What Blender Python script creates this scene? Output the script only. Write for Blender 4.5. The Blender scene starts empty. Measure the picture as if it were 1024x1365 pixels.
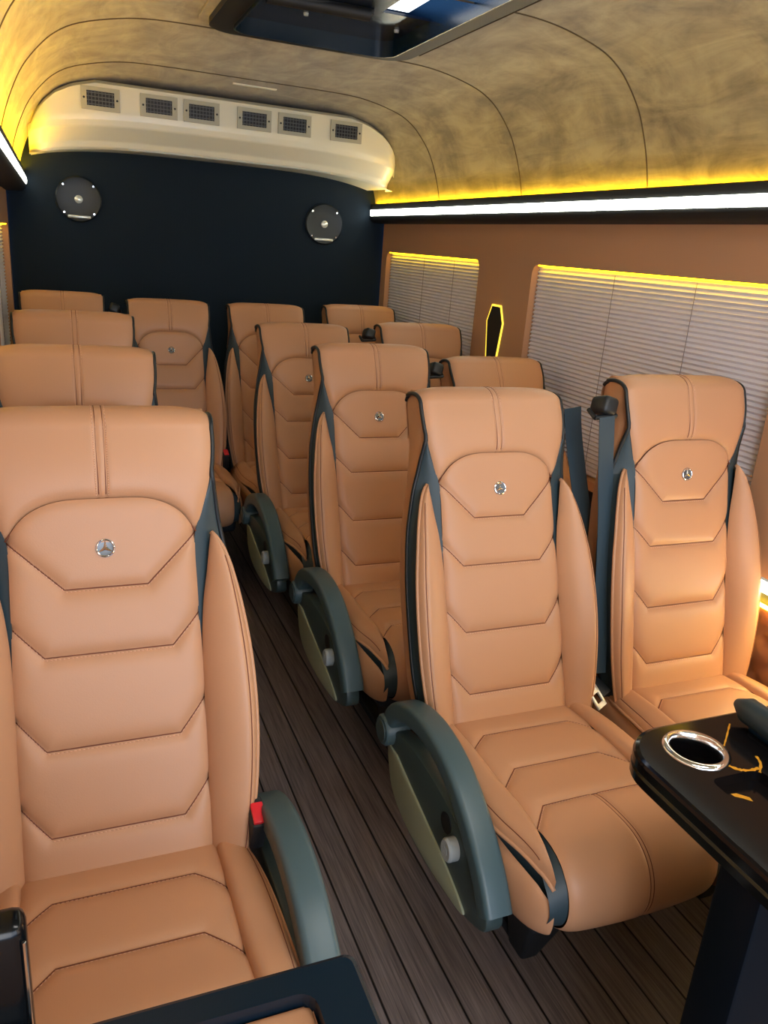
import bpy, bmesh, math, random
from mathutils import Vector, Matrix
random.seed(7)
PI = math.pi
H = 1.32                                   # camera height over the floor
COL = bpy.context.scene.collection

# ------------------------------------------------------------------ helpers
def lin(r, g, b):
    f = lambda c: (c/255/12.92) if c/255 <= .04045 else ((c/255+.055)/1.055)**2.4
    return (f(r), f(g), f(b), 1)

def interp(tab, x):
    if x <= tab[0][0]: return tab[0][1]
    for (a, va), (b, vb) in zip(tab, tab[1:]):
        if x <= b:
            return va + (vb-va)*(x-a)/(b-a)
    return tab[-1][1]

def sinterp(tab, x):                       # smooth (catmull) interpolation on a table
    if x <= tab[0][0]: return tab[0][1]
    if x >= tab[-1][0]: return tab[-1][1]
    for i in range(len(tab)-1):
        a, va = tab[i]; b, vb = tab[i+1]
        if x <= b:
            t = (x-a)/(b-a)
            ma = (vb-tab[i-1][1])/(b-tab[i-1][0]) if i > 0 else (vb-va)/(b-a)
            mb = (tab[i+2][1]-va)/(tab[i+2][0]-a) if i+2 < len(tab) else (vb-va)/(b-a)
            h = b-a
            t2, t3 = t*t, t*t*t
            return (2*t3-3*t2+1)*va + (t3-2*t2+t)*h*ma + (-2*t3+3*t2)*vb + (t3-t2)*h*mb

def catmull(pts, n):
    pts = [Vector(p) for p in pts]
    out = []
    for i in range(len(pts)-1):
        p0 = pts[max(i-1, 0)]; p1 = pts[i]; p2 = pts[i+1]; p3 = pts[min(i+2, len(pts)-1)]
        for k in range(n):
            t = k/n
            out.append(.5*((2*p1)+(p2-p0)*t+(2*p0-5*p1+4*p2-p3)*t*t+(3*p1-p0-3*p2+p3)*t**3))
    out.append(pts[-1])
    return out

def segdist(px, py, poly):
    best = 9
    for (ax, ay), (bx, by) in zip(poly, poly[1:]):
        dx, dy = bx-ax, by-ay
        t = max(0, min(1, ((px-ax)*dx+(py-ay)*dy)/(dx*dx+dy*dy+1e-12)))
        d = math.hypot(px-ax-t*dx, py-ay-t*dy)
        if d < best: best = d
    return best

class MB:
    def __init__(s): s.v = []; s.f = []; s.m = []
    def add(s, verts, faces, mi=0):
        o = len(s.v)
        s.v += [tuple(p) for p in verts]
        for q in faces:
            s.f.append(tuple(i+o for i in q)); s.m.append(mi)
    def grid(s, fn, nu, nv, mi=0, flip=False, closed_v=False):
        vs = [fn(i/nu, j/nv) for i in range(nu+1) for j in range(nv+1)]
        fs = []
        for i in range(nu):
            for j in range(nv):
                a = i*(nv+1)+j
                q = (a, a+1, a+nv+2, a+nv+1)
                fs.append(q[::-1] if flip else q)
        s.add(vs, fs, mi)
    def box(s, x0, x1, y0, y1, z0, z1, bevel=0, seg=2, mi=0, mat=None):
        bm = bmesh.new()
        bmesh.ops.create_cube(bm, size=1)
        for v in bm.verts:
            v.co = Vector(((x0+x1)/2+v.co.x*(x1-x0), (y0+y1)/2+v.co.y*(y1-y0), (z0+z1)/2+v.co.z*(z1-z0)))
        if bevel:
            bmesh.ops.bevel(bm, geom=bm.edges[:], offset=bevel, segments=seg, profile=.5, affect='EDGES')
        s.frombm(bm, mi, mat)
    def frombm(s, bm, mi=0, mat=None):
        bm.verts.index_update()
        vs = [(mat @ v.co) if mat else v.co.copy() for v in bm.verts]
        s.add(vs, [[v.index for v in f.verts] for f in bm.faces], mi)
        bm.free()
    def tube(s, pts, r, n=6, caps=True, mi=0, closed=False):
        pts = [Vector(p) for p in pts]
        N = len(pts); vs = []; fs = []
        up = None
        for i, p in enumerate(pts):
            if closed: t = pts[(i+1) % N]-pts[i-1]
            else: t = pts[min(i+1, N-1)]-pts[max(i-1, 0)]
            if t.length < 1e-9: t = Vector((0, 0, 1))
            t.normalize()
            if up is None:
                up = Vector((0, 0, 1)) if abs(t.z) < .9 else Vector((1, 0, 0))
            up = up - t*up.dot(t)
            if up.length < 1e-6: up = t.orthogonal()
            up.normalize(); w = t.cross(up)
            rr = r(i/(N-1)) if callable(r) else r
            for k in range(n):
                a = 2*PI*k/n
                vs.append(p+up*(rr*math.cos(a))+w*(rr*math.sin(a)))
        for i in range(N if closed else N-1):
            j = (i+1) % N
            for k in range(n):
                k2 = (k+1) % n
                fs.append((i*n+k, i*n+k2, j*n+k2, j*n+k))
        if caps and not closed:
            fs.append(tuple(range(n))[::-1]); fs.append(tuple((N-1)*n+k for k in range(n)))
        s.add(vs, fs, mi)
    def sweep(s, pts, prof, frame, mi=0):           # profile (a,b) swept, frame(i)->(A,B) axes
        n = len(prof); vs = []; fs = []
        for i, p in enumerate(pts):
            A, B, sc = frame(i)
            for (a, b) in prof:
                vs.append(Vector(p)+A*(a*sc)+B*(b*sc))
        for i in range(len(pts)-1):
            for k in range(n):
                k2 = (k+1) % n
                fs.append((i*n+k, i*n+k2, (i+1)*n+k2, (i+1)*n+k))
        fs.append(tuple(range(n))[::-1]); fs.append(tuple((len(pts)-1)*n+k for k in range(n)))
        s.add(vs, fs, mi)
    def prism(s, outline, to3, d0, d1, bevel=0, mi=0):   # outline (a,b) extruded d0..d1, to3(a,b,d)
        bm = bmesh.new()
        lo = [bm.verts.new(to3(a, b, d0)) for a, b in outline]
        hi = [bm.verts.new(to3(a, b, d1)) for a, b in outline]
        n = len(outline)
        bm.faces.new(lo[::-1]); top = bm.faces.new(hi)
        for k in range(n):
            bm.faces.new((lo[k], lo[(k+1) % n], hi[(k+1) % n], hi[k]))
        bmesh.ops.recalc_face_normals(bm, faces=bm.faces[:])
        if bevel:
            es = [e for f in bm.faces if len(f.verts) == n and n > 4 or f is top for e in f.edges]
            bmesh.ops.bevel(bm, geom=list(set(es)), offset=bevel, segments=2, profile=.5, affect='EDGES')
        s.frombm(bm, mi)
    def lathe(s, prof, n, to3, mi=0, cap=True):     # prof (r,h)
        vs = []; fs = []
        for r, h in prof:
            for k in range(n):
                a = 2*PI*k/n
                vs.append(to3(r*math.cos(a), r*math.sin(a), h))
        for i in range(len(prof)-1):
            for k in range(n):
                k2 = (k+1) % n
                fs.append((i*n+k, i*n+k2, (i+1)*n+k2, (i+1)*n+k))
        if cap:
            fs.append(tuple(range(n))[::-1]); fs.append(tuple((len(prof)-1)*n+k for k in range(n)))
        s.add(vs, fs, mi)
    def mesh(s, name, mats, sharp=40, recalc=True):
        me = bpy.data.meshes.new(name)
        me.from_pydata(s.v, [], s.f)
        if not isinstance(mats, (list, tuple)): mats = [mats]
        for m in mats: me.materials.append(m)
        me.polygons.foreach_set('material_index', s.m)
        if recalc:
            bm = bmesh.new(); bm.from_mesh(me)
            bmesh.ops.remove_doubles(bm, verts=bm.verts[:], dist=1e-6)
            bmesh.ops.recalc_face_normals(bm, faces=bm.faces[:]); bm.to_mesh(me); bm.free()
        me.polygons.foreach_set('use_smooth', [True]*len(me.polygons))
        me.set_sharp_from_angle(angle=math.radians(sharp))
        me.update()
        return me
    def build(s, name, mats, parent=None, sharp=40, recalc=True):
        return place(name, s.mesh(name, mats, sharp, recalc), parent)

def place(name, me, parent=None):
    o = bpy.data.objects.new(name, me)
    COL.objects.link(o)
    if parent: o.parent = parent
    return o

def tag(o, label=None, cat=None, group=None, kind=None):
    if label: o['label'] = label
    if cat: o['category'] = cat
    if group: o['group'] = group
    if kind: o['kind'] = kind
    return o

def thing(name, label, cat, loc=(0, 0, 0), group=None):
    o = bpy.data.objects.new(name, None); COL.objects.link(o)
    o.location = loc; o.empty_display_size = .05
    return tag(o, label, cat, group)

def struct(mb, name, mats, parent=None, sharp=40, recalc=True):
    o = mb.build(name, mats, parent, sharp, recalc)
    if not parent: o['kind'] = 'structure'
    return o

# ------------------------------------------------------------------ materials
def mat(name, color, rough=.5, metal=0, spec=.5, coat=0, emit=None, estr=0, sheen=0):
    m = bpy.data.materials.new(name); m.use_nodes = True
    b = m.node_tree.nodes['Principled BSDF']
    b.inputs['Base Color'].default_value = color
    b.inputs['Roughness'].default_value = rough
    b.inputs['Metallic'].default_value = metal
    b.inputs['Specular IOR Level'].default_value = spec
    b.inputs['Coat Weight'].default_value = coat
    if sheen: b.inputs['Sheen Weight'].default_value = sheen
    if emit:
        b.inputs['Emission Color'].default_value = emit
        b.inputs['Emission Strength'].default_value = estr
    return m

def noise_node(nt, scale, detail=3, vec=None, rough=.5):
    n = nt.nodes.new('ShaderNodeTexNoise')
    n.inputs['Scale'].default_value = scale; n.inputs['Detail'].default_value = detail
    n.inputs['Roughness'].default_value = rough
    if vec: nt.links.new(vec, n.inputs['Vector'])
    return n

def coords(nt, scale=(1, 1, 1)):
    tc = nt.nodes.new('ShaderNodeTexCoord'); mp = nt.nodes.new('ShaderNodeMapping')
    mp.inputs['Scale'].default_value = scale
    nt.links.new(tc.outputs['Object'], mp.inputs['Vector'])
    return mp.outputs['Vector']

def grain(m, scale, strength, dist=.001, cscale=(1, 1, 1), colvar=0, kind='noise', cvscale=4):
    nt = m.node_tree; b = nt.nodes['Principled BSDF']
    v = coords(nt, cscale)
    if kind == 'voronoi':
        n = nt.nodes.new('ShaderNodeTexVoronoi'); n.inputs['Scale'].default_value = scale
        nt.links.new(v, n.inputs['Vector']); h = n.outputs['Distance']
    else:
        n = noise_node(nt, scale, 4, v); h = n.outputs['Fac']
    bp = nt.nodes.new('ShaderNodeBump'); bp.inputs['Strength'].default_value = strength
    bp.inputs['Distance'].default_value = dist
    nt.links.new(h, bp.inputs['Height']); nt.links.new(bp.outputs['Normal'], b.inputs['Normal'])
    if colvar:
        n2 = noise_node(nt, cvscale, 3, v)
        mx = nt.nodes.new('ShaderNodeMix'); mx.data_type = 'RGBA'
        c = b.inputs['Base Color'].default_value[:]
        mx.inputs['A'].default_value = tuple(x*(1-colvar) for x in c[:3])+(1,)
        mx.inputs['B'].default_value = tuple(min(1, x*(1+colvar)) for x in c[:3])+(1,)
        nt.links.new(n2.outputs['Fac'], mx.inputs['Factor'])
        nt.links.new(mx.outputs['Result'], b.inputs['Base Color'])
    return m

LEATHER = grain(mat('tan_leather', lin(194, 146, 110), .44, spec=.45), 420, .10, .0006, colvar=.06, kind='voronoi')
SIDELEATHER = grain(mat('tan_leather_side', lin(189, 139, 101), .5, spec=.4), 420, .10, .0006, colvar=.06, kind='voronoi')
SEAM = mat('seam_brown', lin(112, 60, 38), .7)
THREAD = mat('thread_pale', lin(226, 178, 148), .6)
BLACKL = grain(mat('black_insert_leather', lin(46, 64, 72), .5, spec=.5), 300, .12, .0006)
PIPE = mat('black_piping', lin(20, 27, 31), .45)
PLASTIC = grain(mat('grey_plastic', lin(68, 90, 95), .42, spec=.5), 900, .12, .0003)
PLASTIC_D = mat('grey_plastic_recess', lin(58, 74, 74), .4)
INLAY = grain(mat('pale_inlay', lin(160, 168, 142), .5), 500, .1, .0003)
BUTTON = mat('button_grey', lin(168, 176, 176), .35)
FRAME = mat('frame_black', lin(26, 32, 38), .5)
CHROME = mat('chrome', (.82, .83, .84, 1), .14, 1)
SILVER = mat('silver_metal', lin(205, 208, 210), .4, .3)
CHROME_D = mat('chrome_dark', lin(108, 114, 120), .38, .6)
RED = mat('red_button', lin(226, 40, 52), .35, emit=lin(226, 40, 52), estr=0)
BELT = grain(mat('belt_webbing', lin(46, 66, 78), .6), 500, .25, .0006)
GLOSS = mat('gloss_black', lin(8, 12, 16), .2, spec=.3)
GLOSS_T = mat('gloss_black_table', lin(14, 12, 13), .12, spec=.35)
LEGM = mat('leg_navy', lin(5, 14, 23), .4, spec=.15)
GLOSS_N = mat('gloss_navy', lin(12, 30, 44), .25, spec=.3)
MATBLK = mat('matt_black', lin(12, 16, 20), .6)
BARM = mat('dark_bar', lin(36, 48, 52), .4)
GOLD = mat('gold_vein', lin(214, 150, 26), .35, .3)
PANEL = grain(mat('brown_panel', lin(188, 144, 110), .55, spec=.35), 300, .08, .0006, colvar=.04)
CREAM = mat('cream_plastic', lin(230, 227, 204), .3, spec=.5, coat=.15)
VENTG = mat('vent_grey', lin(172, 172, 154), .4)
VENTG2 = mat('vent_slat', lin(84, 90, 94), .4)
VENTD = mat('vent_dark', lin(20, 24, 34), .5)
BACKW = grain(mat('back_wall_fabric', lin(15, 31, 45), .8, spec=.25), 260, .3, .001, colvar=.15)
BLIND = grain(mat('blind_fabric', lin(226, 224, 232), .8, spec=.2), 500, .1, .0004)
CORD = mat('blind_cord', lin(140, 132, 136), .8)
LED_W = mat('led_white', (1, 1, 1, 1), .5, emit=(.97, 1, .86, 1), estr=15)
LED_WL = mat('led_white_left', (1, 1, 1, 1), .5, emit=(.97, 1, .86, 1), estr=8)
LED_W_LOW = mat('led_white_low', (1, 1, 1, 1), .5, emit=(1, .95, .75, 1), estr=18)
LED_Y_LOW = mat('led_yellow_low', (1, .7, .1, 1), .5, emit=(1, .60, .03, 1), estr=48)
LED_Y = mat('led_yellow', (1, .7, .1, 1), .5, emit=(1, .56, .008, 1), estr=85)
LED_YL = mat('led_yellow_left', (1, .7, .1, 1), .5, emit=(1, .52, .002, 1), estr=300)
LED_YW = mat('led_yellow_window', (1, .7, .1, 1), .5, emit=(1, .62, .01, 1), estr=8)
LED_YB = mat('led_yellow_back', (1, .8, .2, 1), .5, emit=(1, .72, .05, 1), estr=1.3)
SPK = mat('speaker_grey', lin(24, 32, 38), .4, spec=.4)
SPKB = mat('speaker_bright', lin(215, 222, 215), .25, .4)
FRAMEH = mat('hatch_frame_black', lin(14, 18, 24), .5, spec=.3)
GLASS_HATCH = mat('hatch_smoked', lin(18, 26, 40), .22, spec=.4)
DOME = mat('dome_white', (.95, .97, 1, 1), .4, emit=(.92, .97, 1, 1), estr=3.2)

def make_suede():
    m = mat('suede_headliner', lin(140, 120, 92), .9, spec=.15, sheen=.25)
    nt = m.node_tree; b = nt.nodes['Principled BSDF']
    v = coords(nt, (2.2, 2.2, 2.2))
    w = noise_node(nt, 1.6, 5, v, .62); w.inputs['Distortion'].default_value = 1.4
    v2 = coords(nt, (9, 3.0, 14))
    w2 = noise_node(nt, 1.2, 5, v2, .65); w2.inputs['Distortion'].default_value = .8
    mx0 = nt.nodes.new('ShaderNodeMath'); mx0.operation = 'ADD'
    nt.links.new(w.outputs['Fac'], mx0.inputs[0]); nt.links.new(w2.outputs['Fac'], mx0.inputs[1])
    rp = nt.nodes.new('ShaderNodeMapRange'); rp.inputs['From Min'].default_value = .78
    rp.inputs['From Max'].default_value = 1.22
    nt.links.new(mx0.outputs[0], rp.inputs['Value'])
    mx = nt.nodes.new('ShaderNodeMix'); mx.data_type = 'RGBA'
    mx.inputs['A'].default_value = lin(102, 95, 82); mx.inputs['B'].default_value = lin(152, 146, 122)
    nt.links.new(rp.outputs[0], mx.inputs['Factor'])
    nt.links.new(mx.outputs['Result'], b.inputs['Base Color'])
    bp = nt.nodes.new('ShaderNodeBump'); bp.inputs['Strength'].default_value = .35; bp.inputs['Distance'].default_value = .004
    nt.links.new(w2.outputs['Fac'], bp.inputs['Height']); nt.links.new(bp.outputs['Normal'], b.inputs['Normal'])
    return m
SUEDE = make_suede()
SUEDESEAM = mat('suede_seam', lin(74, 62, 44), .9)

def make_floor():
    m = mat('wood_plank_floor', lin(72, 52, 46), .5, spec=.35)
    nt = m.node_tree; b = nt.nodes['Principled BSDF']
    tc = nt.nodes.new('ShaderNodeTexCoord'); sx = nt.nodes.new('ShaderNodeSeparateXYZ')
    nt.links.new(tc.outputs['Object'], sx.inputs[0])
    def M(op, a, b_):
        n = nt.nodes.new('ShaderNodeMath'); n.operation = op
        for i, q in enumerate((a, b_)):
            if isinstance(q, (int, float)): n.inputs[i].default_value = q
            else: nt.links.new(q, n.inputs[i])
        return n.outputs[0]
    k = M('DIVIDE', M('SUBTRACT', sx.outputs['X'], .558-7), .07)
    fr = M('FRACT', k, 0); idx = M('FLOOR', k, 0)
    edge = M('MULTIPLY', M('ABSOLUTE', M('SUBTRACT', fr, .5), 0), 2)      # 1 at groove
    gr = nt.nodes.new('ShaderNodeMapRange'); gr.inputs['From Min'].default_value = .91; gr.inputs['From Max'].default_value = .965
    nt.links.new(edge, gr.inputs['Value'])
    v = coords(nt, (150, 5, 1))
    g = noise_node(nt, 1.0, 5, v, .6)
    v2 = coords(nt, (420, 9, 1)); g2 = noise_node(nt, 1.0, 2, v2)
    wn = nt.nodes.new('ShaderNodeTexWhiteNoise'); wn.noise_dimensions = '1D'; nt.links.new(idx, wn.inputs['W'])
    s = M('ADD', M('MULTIPLY', g.outputs['Fac'], .7), M('MULTIPLY', g2.outputs['Fac'], .5))
    s = M('ADD', s, M('MULTIPLY', wn.outputs['Value'], .12))
    rp = nt.nodes.new('ShaderNodeMapRange'); rp.inputs['From Min'].default_value = .4; rp.inputs['From Max'].default_value = .95
    nt.links.new(s, rp.inputs['Value'])
    mx = nt.nodes.new('ShaderNodeMix'); mx.data_type = 'RGBA'
    mx.inputs['A'].default_value = lin(72, 63, 61); mx.inputs['B'].default_value = lin(142, 128, 124)
    nt.links.new(rp.outputs[0], mx.inputs['Factor'])
    mg = nt.nodes.new('ShaderNodeMix'); mg.data_type = 'RGBA'
    nt.links.new(gr.outputs[0], mg.inputs['Factor']); nt.links.new(mx.outputs['Result'], mg.inputs['A'])
    mg.inputs['B'].default_value = lin(14, 11, 12)
    nt.links.new(mg.outputs['Result'], b.inputs['Base Color'])
    hgt = M('SUBTRACT', M('MULTIPLY', s, .25), M('MULTIPLY', gr.outputs[0], 1.0))
    bp = nt.nodes.new('ShaderNodeBump'); bp.inputs['Strength'].default_value = .5; bp.inputs['Distance'].default_value = .003
    nt.links.new(hgt, bp.inputs['Height']); nt.links.new(bp.outputs['Normal'], b.inputs['Normal'])
    return m
FLOOR = make_floor()
QUILT = grain(mat('quilted_leather', lin(176, 120, 86), .5), 300, .08, .0006)

# ------------------------------------------------------------------ the van shell
XL, XR, XC = -.18, 1.56, .6925
YF, YB = -1.3, 3.97
mb = MB(); mb.box(XL-.05, XR+.05, YF, YB+.05, -.04, 0); struct(mb, 'floor', FLOOR)

# ceiling with the hatch opening
HX0, HX1, HY0, HY1 = .44, .965, 1.50, 2.45
prof_r = [(.2675, .555), (.40, .552), (.4975, .54), (.60, .514), (.66, .484), (.705, .444), (.748, .39), (.778, .33), (.80, .27), (.814, .215), (.822, .17)]
pr = [Vector((XC+a, 0, H+z)) for a, z in prof_r]
pr = catmull(pr, 4)
right = [(p.x, p.z) for p in pr]
left = [(2*XC-x, z) for x, z in right][::-1]
full = left + right
ys = [YF, 0, .8, HY0, HY1, 3.0, YB+.02]
mb = MB()
vs = [(x, y, z) for y in ys for x, z in full]; n = len(full); fs = []
mid = len(left)-1
for j in range(len(ys)-1):
    for i in range(n-1):
        if i == mid and ys[j] >= HY0-1e-6 and ys[j+1] <= HY1+1e-6: continue
        fs.append((j*n+i, j*n+i+1, (j+1)*n+i+1, (j+1)*n+i))
mb.add(vs, fs)
ceil = struct(mb, 'ceiling', SUEDE, sharp=60)
# ceiling flat part reaches hatch width: bring the seam of the flat part to the hatch edges
for yq in (1.20, 1.895, 2.556, 3.22):
    t = MB()
    t.tube([(x, yq, z-.0005) for x, z in full], .0022, 6)
    t.build('headliner_seam', SUEDESEAM, ceil)
t = MB()
t.tube([(1.04, y, H+.5535) for y in (YF, 0, 1, 2.45)], .0018, 6); t.build('headliner_seam', SUEDESEAM, ceil)
t = MB(); t.box(.66, .83, 3.335, 3.355, H+.5505, H+.5565, .002)
tag(t.build('slot_cover', CREAM, ceil), 'small pale slot in the headliner')

# side walls: a panel with rounded window openings and a recess behind each
def rrect(y0, y1, z0, z1, r, n=6):
    out = []
    for cy, cz, a0 in ((y1-r, z1-r, 0), (y0+r, z1-r, 90), (y0+r, z0+r, 180), (y1-r, z0+r, 270)):
        for k in range(n+1):
            a = math.radians(a0+90*k/n)
            out.append((cy+r*math.cos(a), cz+r*math.sin(a)))
    return out

WIN = [(1.385, 2.51), (2.905, 3.90)]
WZ0, WZ1 = H-.66, H-.012
ZSPLIT = H-.69
def side_wall(name, X, s, wins):
    bm = bmesh.new()
    def loop(pts):
        v = [bm.verts.new((X, y, z)) for y, z in pts]
        return [bm.edges.new((v[i], v[(i+1) % len(v)])) for i in range(len(v))]
    es = loop([(YF, ZSPLIT), (YB-.005, ZSPLIT), (YB-.005, H+.19), (YF, H+.19)])
    holes = [rrect(a, b, WZ0, WZ1, .035) for a, b in wins]
    for h in holes: es += loop(h)
    bmesh.ops.triangle_fill(bm, use_beauty=True, use_dissolve=False, edges=es)
    m = MB(); m.frombm(bm)
    for h in holes:
        k = len(h)
        m.add([(X, y, z) for y, z in h]+[(X+s*.045, y, z) for y, z in h],
              [(i, (i+1) % k, k+(i+1) % k, k+i) for i in range(k)])
    # panel edge return at the back
    return struct(m, name, PANEL, sharp=30)
wr = side_wall('wall_right', XR, 1, WIN)
wl = side_wall('wall_left', XL, -1, WIN)
for side, X, s in (('right', XR, 1), ('left', XL, -1)):
    # reveal that holds the lower light line, then quilted leather below
    m = MB()
    m.add([(X, YF, ZSPLIT), (X, YB, ZSPLIT), (X+s*.02, YB, ZSPLIT), (X+s*.02, YF, ZSPLIT),
           (X+s*.02, YB, ZSPLIT-.075), (X+s*.02, YF, ZSPLIT-.075)], [(0, 1, 2, 3), (3, 2, 4, 5)])
    struct(m, 'trim_1' if s > 0 else 'trim_2', MATBLK)
    def qf(u, v):
        y = YF+(YB-YF)*u; z = (ZSPLIT-.075)*(1-v)
        a = (y+z*1.0)/.11; b = (y-z*1.0)/.11
        da = abs(a-round(a)); db = abs(b-round(b))
        d = .016*(1-math.exp(-min(da, db)/.12))
        return (X+s*.02-s*d, y, z)
    m = MB(); m.grid(qf, 380, 46)
    struct(m, 'wall_quilted_'+side, QUILT, sharp=80)
mb = MB(); mb.box(XL-.06, XR+.06, YB, YB+.04, 0, H+.6); struct(mb, 'wall_back', BACKW)

# window panes and pleated blinds
k = 0
for (X, s, side) in ((XR, 1, 'right'), (XL, -1, 'left')):
    for wi, (a, b) in enumerate(WIN):
        k += 1
        m = MB(); m.box(min(X+s*.048, X+s*.054), max(X+s*.048, X+s*.054), a-.02, b+.02, WZ0-.02, WZ1+.02)
        struct(m, 'window_%d' % k, GLASS_HATCH)
        where = {(1, 0): 'big right window by the front seats', (1, 1): 'rear right window next to the black wall',
                 (-1, 0): 'front left window', (-1, 1): 'rear left window by the back row'}[(s, wi)]
        bl = thing('pleated_blind', 'grey mauve pleated blind drawn over '+where, 'blind', (X, (a+b)/2, WZ0), 'pleated window blinds')
        m = MB(); P = .0139; Z1 = WZ1-.004; nr = int((Z1-WZ0-.004)/P)
        vs = []; fs = []
        for r in range(nr*2+1):
            z = Z1-r*P/2
            x = s*(.021 if r % 2 else .029)
            for y in (a+.004, b-.004): vs.append((x, y-(a+b)/2, z-WZ0))
        for r in range(nr*2): fs.append((2*r, 2*r+1, 2*r+3, 2*r+2))
        m.add(vs, fs)
        m.build('pleated_fabric', BLIND, bl, sharp=10)
        for yc_ in ((2.07, 1.72) if wi == 0 else (3.48, 3.17)):
            y = yc_-(a+b)/2
            t = MB(); t.tube([(s*.0215, y, .01), (s*.0215, y, Z1-WZ0-.01)], .0009, 5); t.build('cord', CORD, bl)
        wl_ = thing('window_light', 'thin glowing yellow line atop '+where, 'light strip', (X, (a+b)/2, WZ1), 'yellow light lines above the blinds')
        t = MB(); t.box(min(s*.004, s*.017), max(s*.004, s*.017), a+.03-(a+b)/2, b-.03-(a+b)/2, -.0045, -.0005); t.build('led_strip', LED_YW, wl_)
        wl_.location.z -= .001

# black bars under the headliner with a white light line on the face and a yellow one on top
for (X, s, side) in ((XR, 1, 'right'), (XL, -1, 'left')):
    x0 = X-s*.08
    bar = thing('light_bar', 'long black bar with a white light line on the %s wall' % ('right, above the blinds,' if s > 0 else 'left'), 'light bar', (x0, 1.3, H+.12), 'light bars')
    m = MB()
    outl = [(s*.085, 0), (s*.02, .002), (s*.004, .014), (0, .03), (0, .064), (0, .084), (s*.003, .0875), (s*.011, .084), (s*.011, .07), (s*.085, .07)]
    m.prism(outl, lambda a, b, d: Vector((a, d, b)), YF-1.3, YB-.006-1.3)
    m.build('bar_housing', MATBLK, bar)
    m = MB(); m.prism([(-s*.004, .033), (-s*.0055, .046), (-s*.004, .059), (s*.001, .060), (s*.001, .032)], lambda a, b, d: Vector((a, d, b)), YF-1.3, YB-.02-1.3)
    m.build('white_led_strip', LED_W if s > 0 else LED_WL, bar)
    m = MB(); m.box(min(s*.0125, s*.0165), max(s*.0125, s*.0165), YF-1.3, YB-.03-1.3, .0705, .0815)
    m.build('yellow_led_strip', LED_Y if s > 0 else LED_YL, bar)
    if s < 0: continue
    low = thing('lower_light_line', 'white and yellow light line low on right wall beside the front window seat', 'light strip', (X, .2, ZSPLIT-.05))
    m = MB(); m.box(s*.004, s*.0195, -1.2, 1.5, .012, .034); m.build('white_led_strip', LED_W_LOW, low)
    m = MB(); m.box(s*.002, s*.012, -1.2, 1.5, -.024, -.018); m.build('yellow_led_strip', LED_Y_LOW, low)

# pillar lamp (black tapered panel with a glowing yellow rim)
pl = thing('pillar_lamp', 'black tapered wall lamp with glowing yellow rim on pillar between right windows', 'wall lamp', (XR, 2.727, H-.28))
def hexo(k): return [(.030*1+k*.6, .103+k), (-.030-k*.6, .103+k), (-.057-k, .045), (-.034-k, -.10-k), (.034+k, -.10-k), (.057+k, .045)]
m = MB(); m.prism(hexo(.0), lambda a, b, d: Vector((-d, a, b)), .001, .0045); m.build('lamp_panel', MATBLK, pl)
m = MB(); m.prism(hexo(.007), lambda a, b, d: Vector((-d, a, b)), 0, .004); m.build('glowing_rim', LED_YB, pl)

# rear duct housing with six vents
duct = thing('air_duct_housing', 'cream moulded duct housing with six vents above the black back wall', 'air duct', (XC, 3.54, H))
def cz(x):                                  # ceiling height at x
    xx = abs(x-XC)
    return interp([(0, .555)]+[(a, z) for a, z in prof_r], xx)
m = MB()
hw = .765
def duct_f(u, v):
    x = -1+2*u
    X = XC+hw*math.copysign(abs(x)**.9, x)
    xx = abs(X-XC)
    top = min(cz(X), .535) - .004
    if xx > .55: top = min(top, .535-.0*(xx-.55) - .21*max(0, (xx-.55)/.215)**3.2)
    bot = .309-.05*(xx/hw)**4
    # path: top edge at ceiling, front face, lower lip, underside to the back wall
    path = [(3.60, top), (3.545, top-.002), (3.525, top-.015), (3.527, bot+.095), (3.533, bot+.070), (3.565, bot+.048), (3.600, bot+.022), (3.608, bot+.002), (3.625, bot-.006), (3.70, bot+.005), (3.965, bot+.01)]
    t = v*(len(path)-1); i = min(int(t), len(path)-2); f = t-i
    y = path[i][0]*(1-f)+path[i+1][0]*f; z = path[i][1]*(1-f)+path[i+1][1]*f
    z = max(z, bot-.012)
    y += .10*max(0, (abs(x)-.88)/.12)**3 if i < 8 else 0
    return (X-XC, y-3.54, z)
m.grid(duct_f, 80, 50)
m.build('housing_shell', CREAM, duct, sharp=50)
vx = [(134, 132), (212, 143), (272, 150), (343, 158), (397, 164), (462, 174)]
VXW = [.203, .431, .605, .83, 1.01, 1.25]
sc = 3.518/3.72
for x in VXW:
    X = x*sc-XC
    zc = .488*sc
    v = bpy.data.objects.new('air_vent', None)
    m = MB()
    # frame with opening
    W, Hh = .070, .040; w, h = .050, .026
    for (a, b, c, d) in ((-W, -w, -Hh, Hh), (w, W, -Hh, Hh), (-w, w, h, Hh), (-w, w, -Hh, -h)):
        m.box(a, b, -.005, .004, c, d)
    fr = m.build('air_vent', VENTG, duct); fr.location = (X, -.0195, zc)
    m = MB(); m.box(-w, w, .002, .004, -h, h); m.build('dark_opening', VENTD, fr)
    m = MB()
    for i in range(4):
        z = -h+.0065+i*.013
        m.box(-w, w, -.004, .0005, z-.0012, z+.0012)
    for i in range(8): m.box(-w+.006+i*.0125-.001, -w+.006+i*.0125+.001, -.003, .001, -h, h)
    m.build('grille', VENTG2, fr)
    for sx in (-1, 1):
        m = MB(); m.lathe([(.004, 0), (.003, .002)], 10, lambda a, b, c: Vector((sx*.060+a, -.005-c, b))); m.build('screw', MATBLK, fr)
for o in [o for o in bpy.data.objects if o.type == 'EMPTY' and o.name.startswith('air_vent') and not o.users_collection]: bpy.data.objects.remove(o)
m = MB(); m.tube([(XC+x-XC-XC, .076, .306-.05*(abs(x-XC)/hw)**4) for x in [.30+.05*i for i in range(18)]], .004, 8)
m.build('pale_lip', SPKB, duct)

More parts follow.
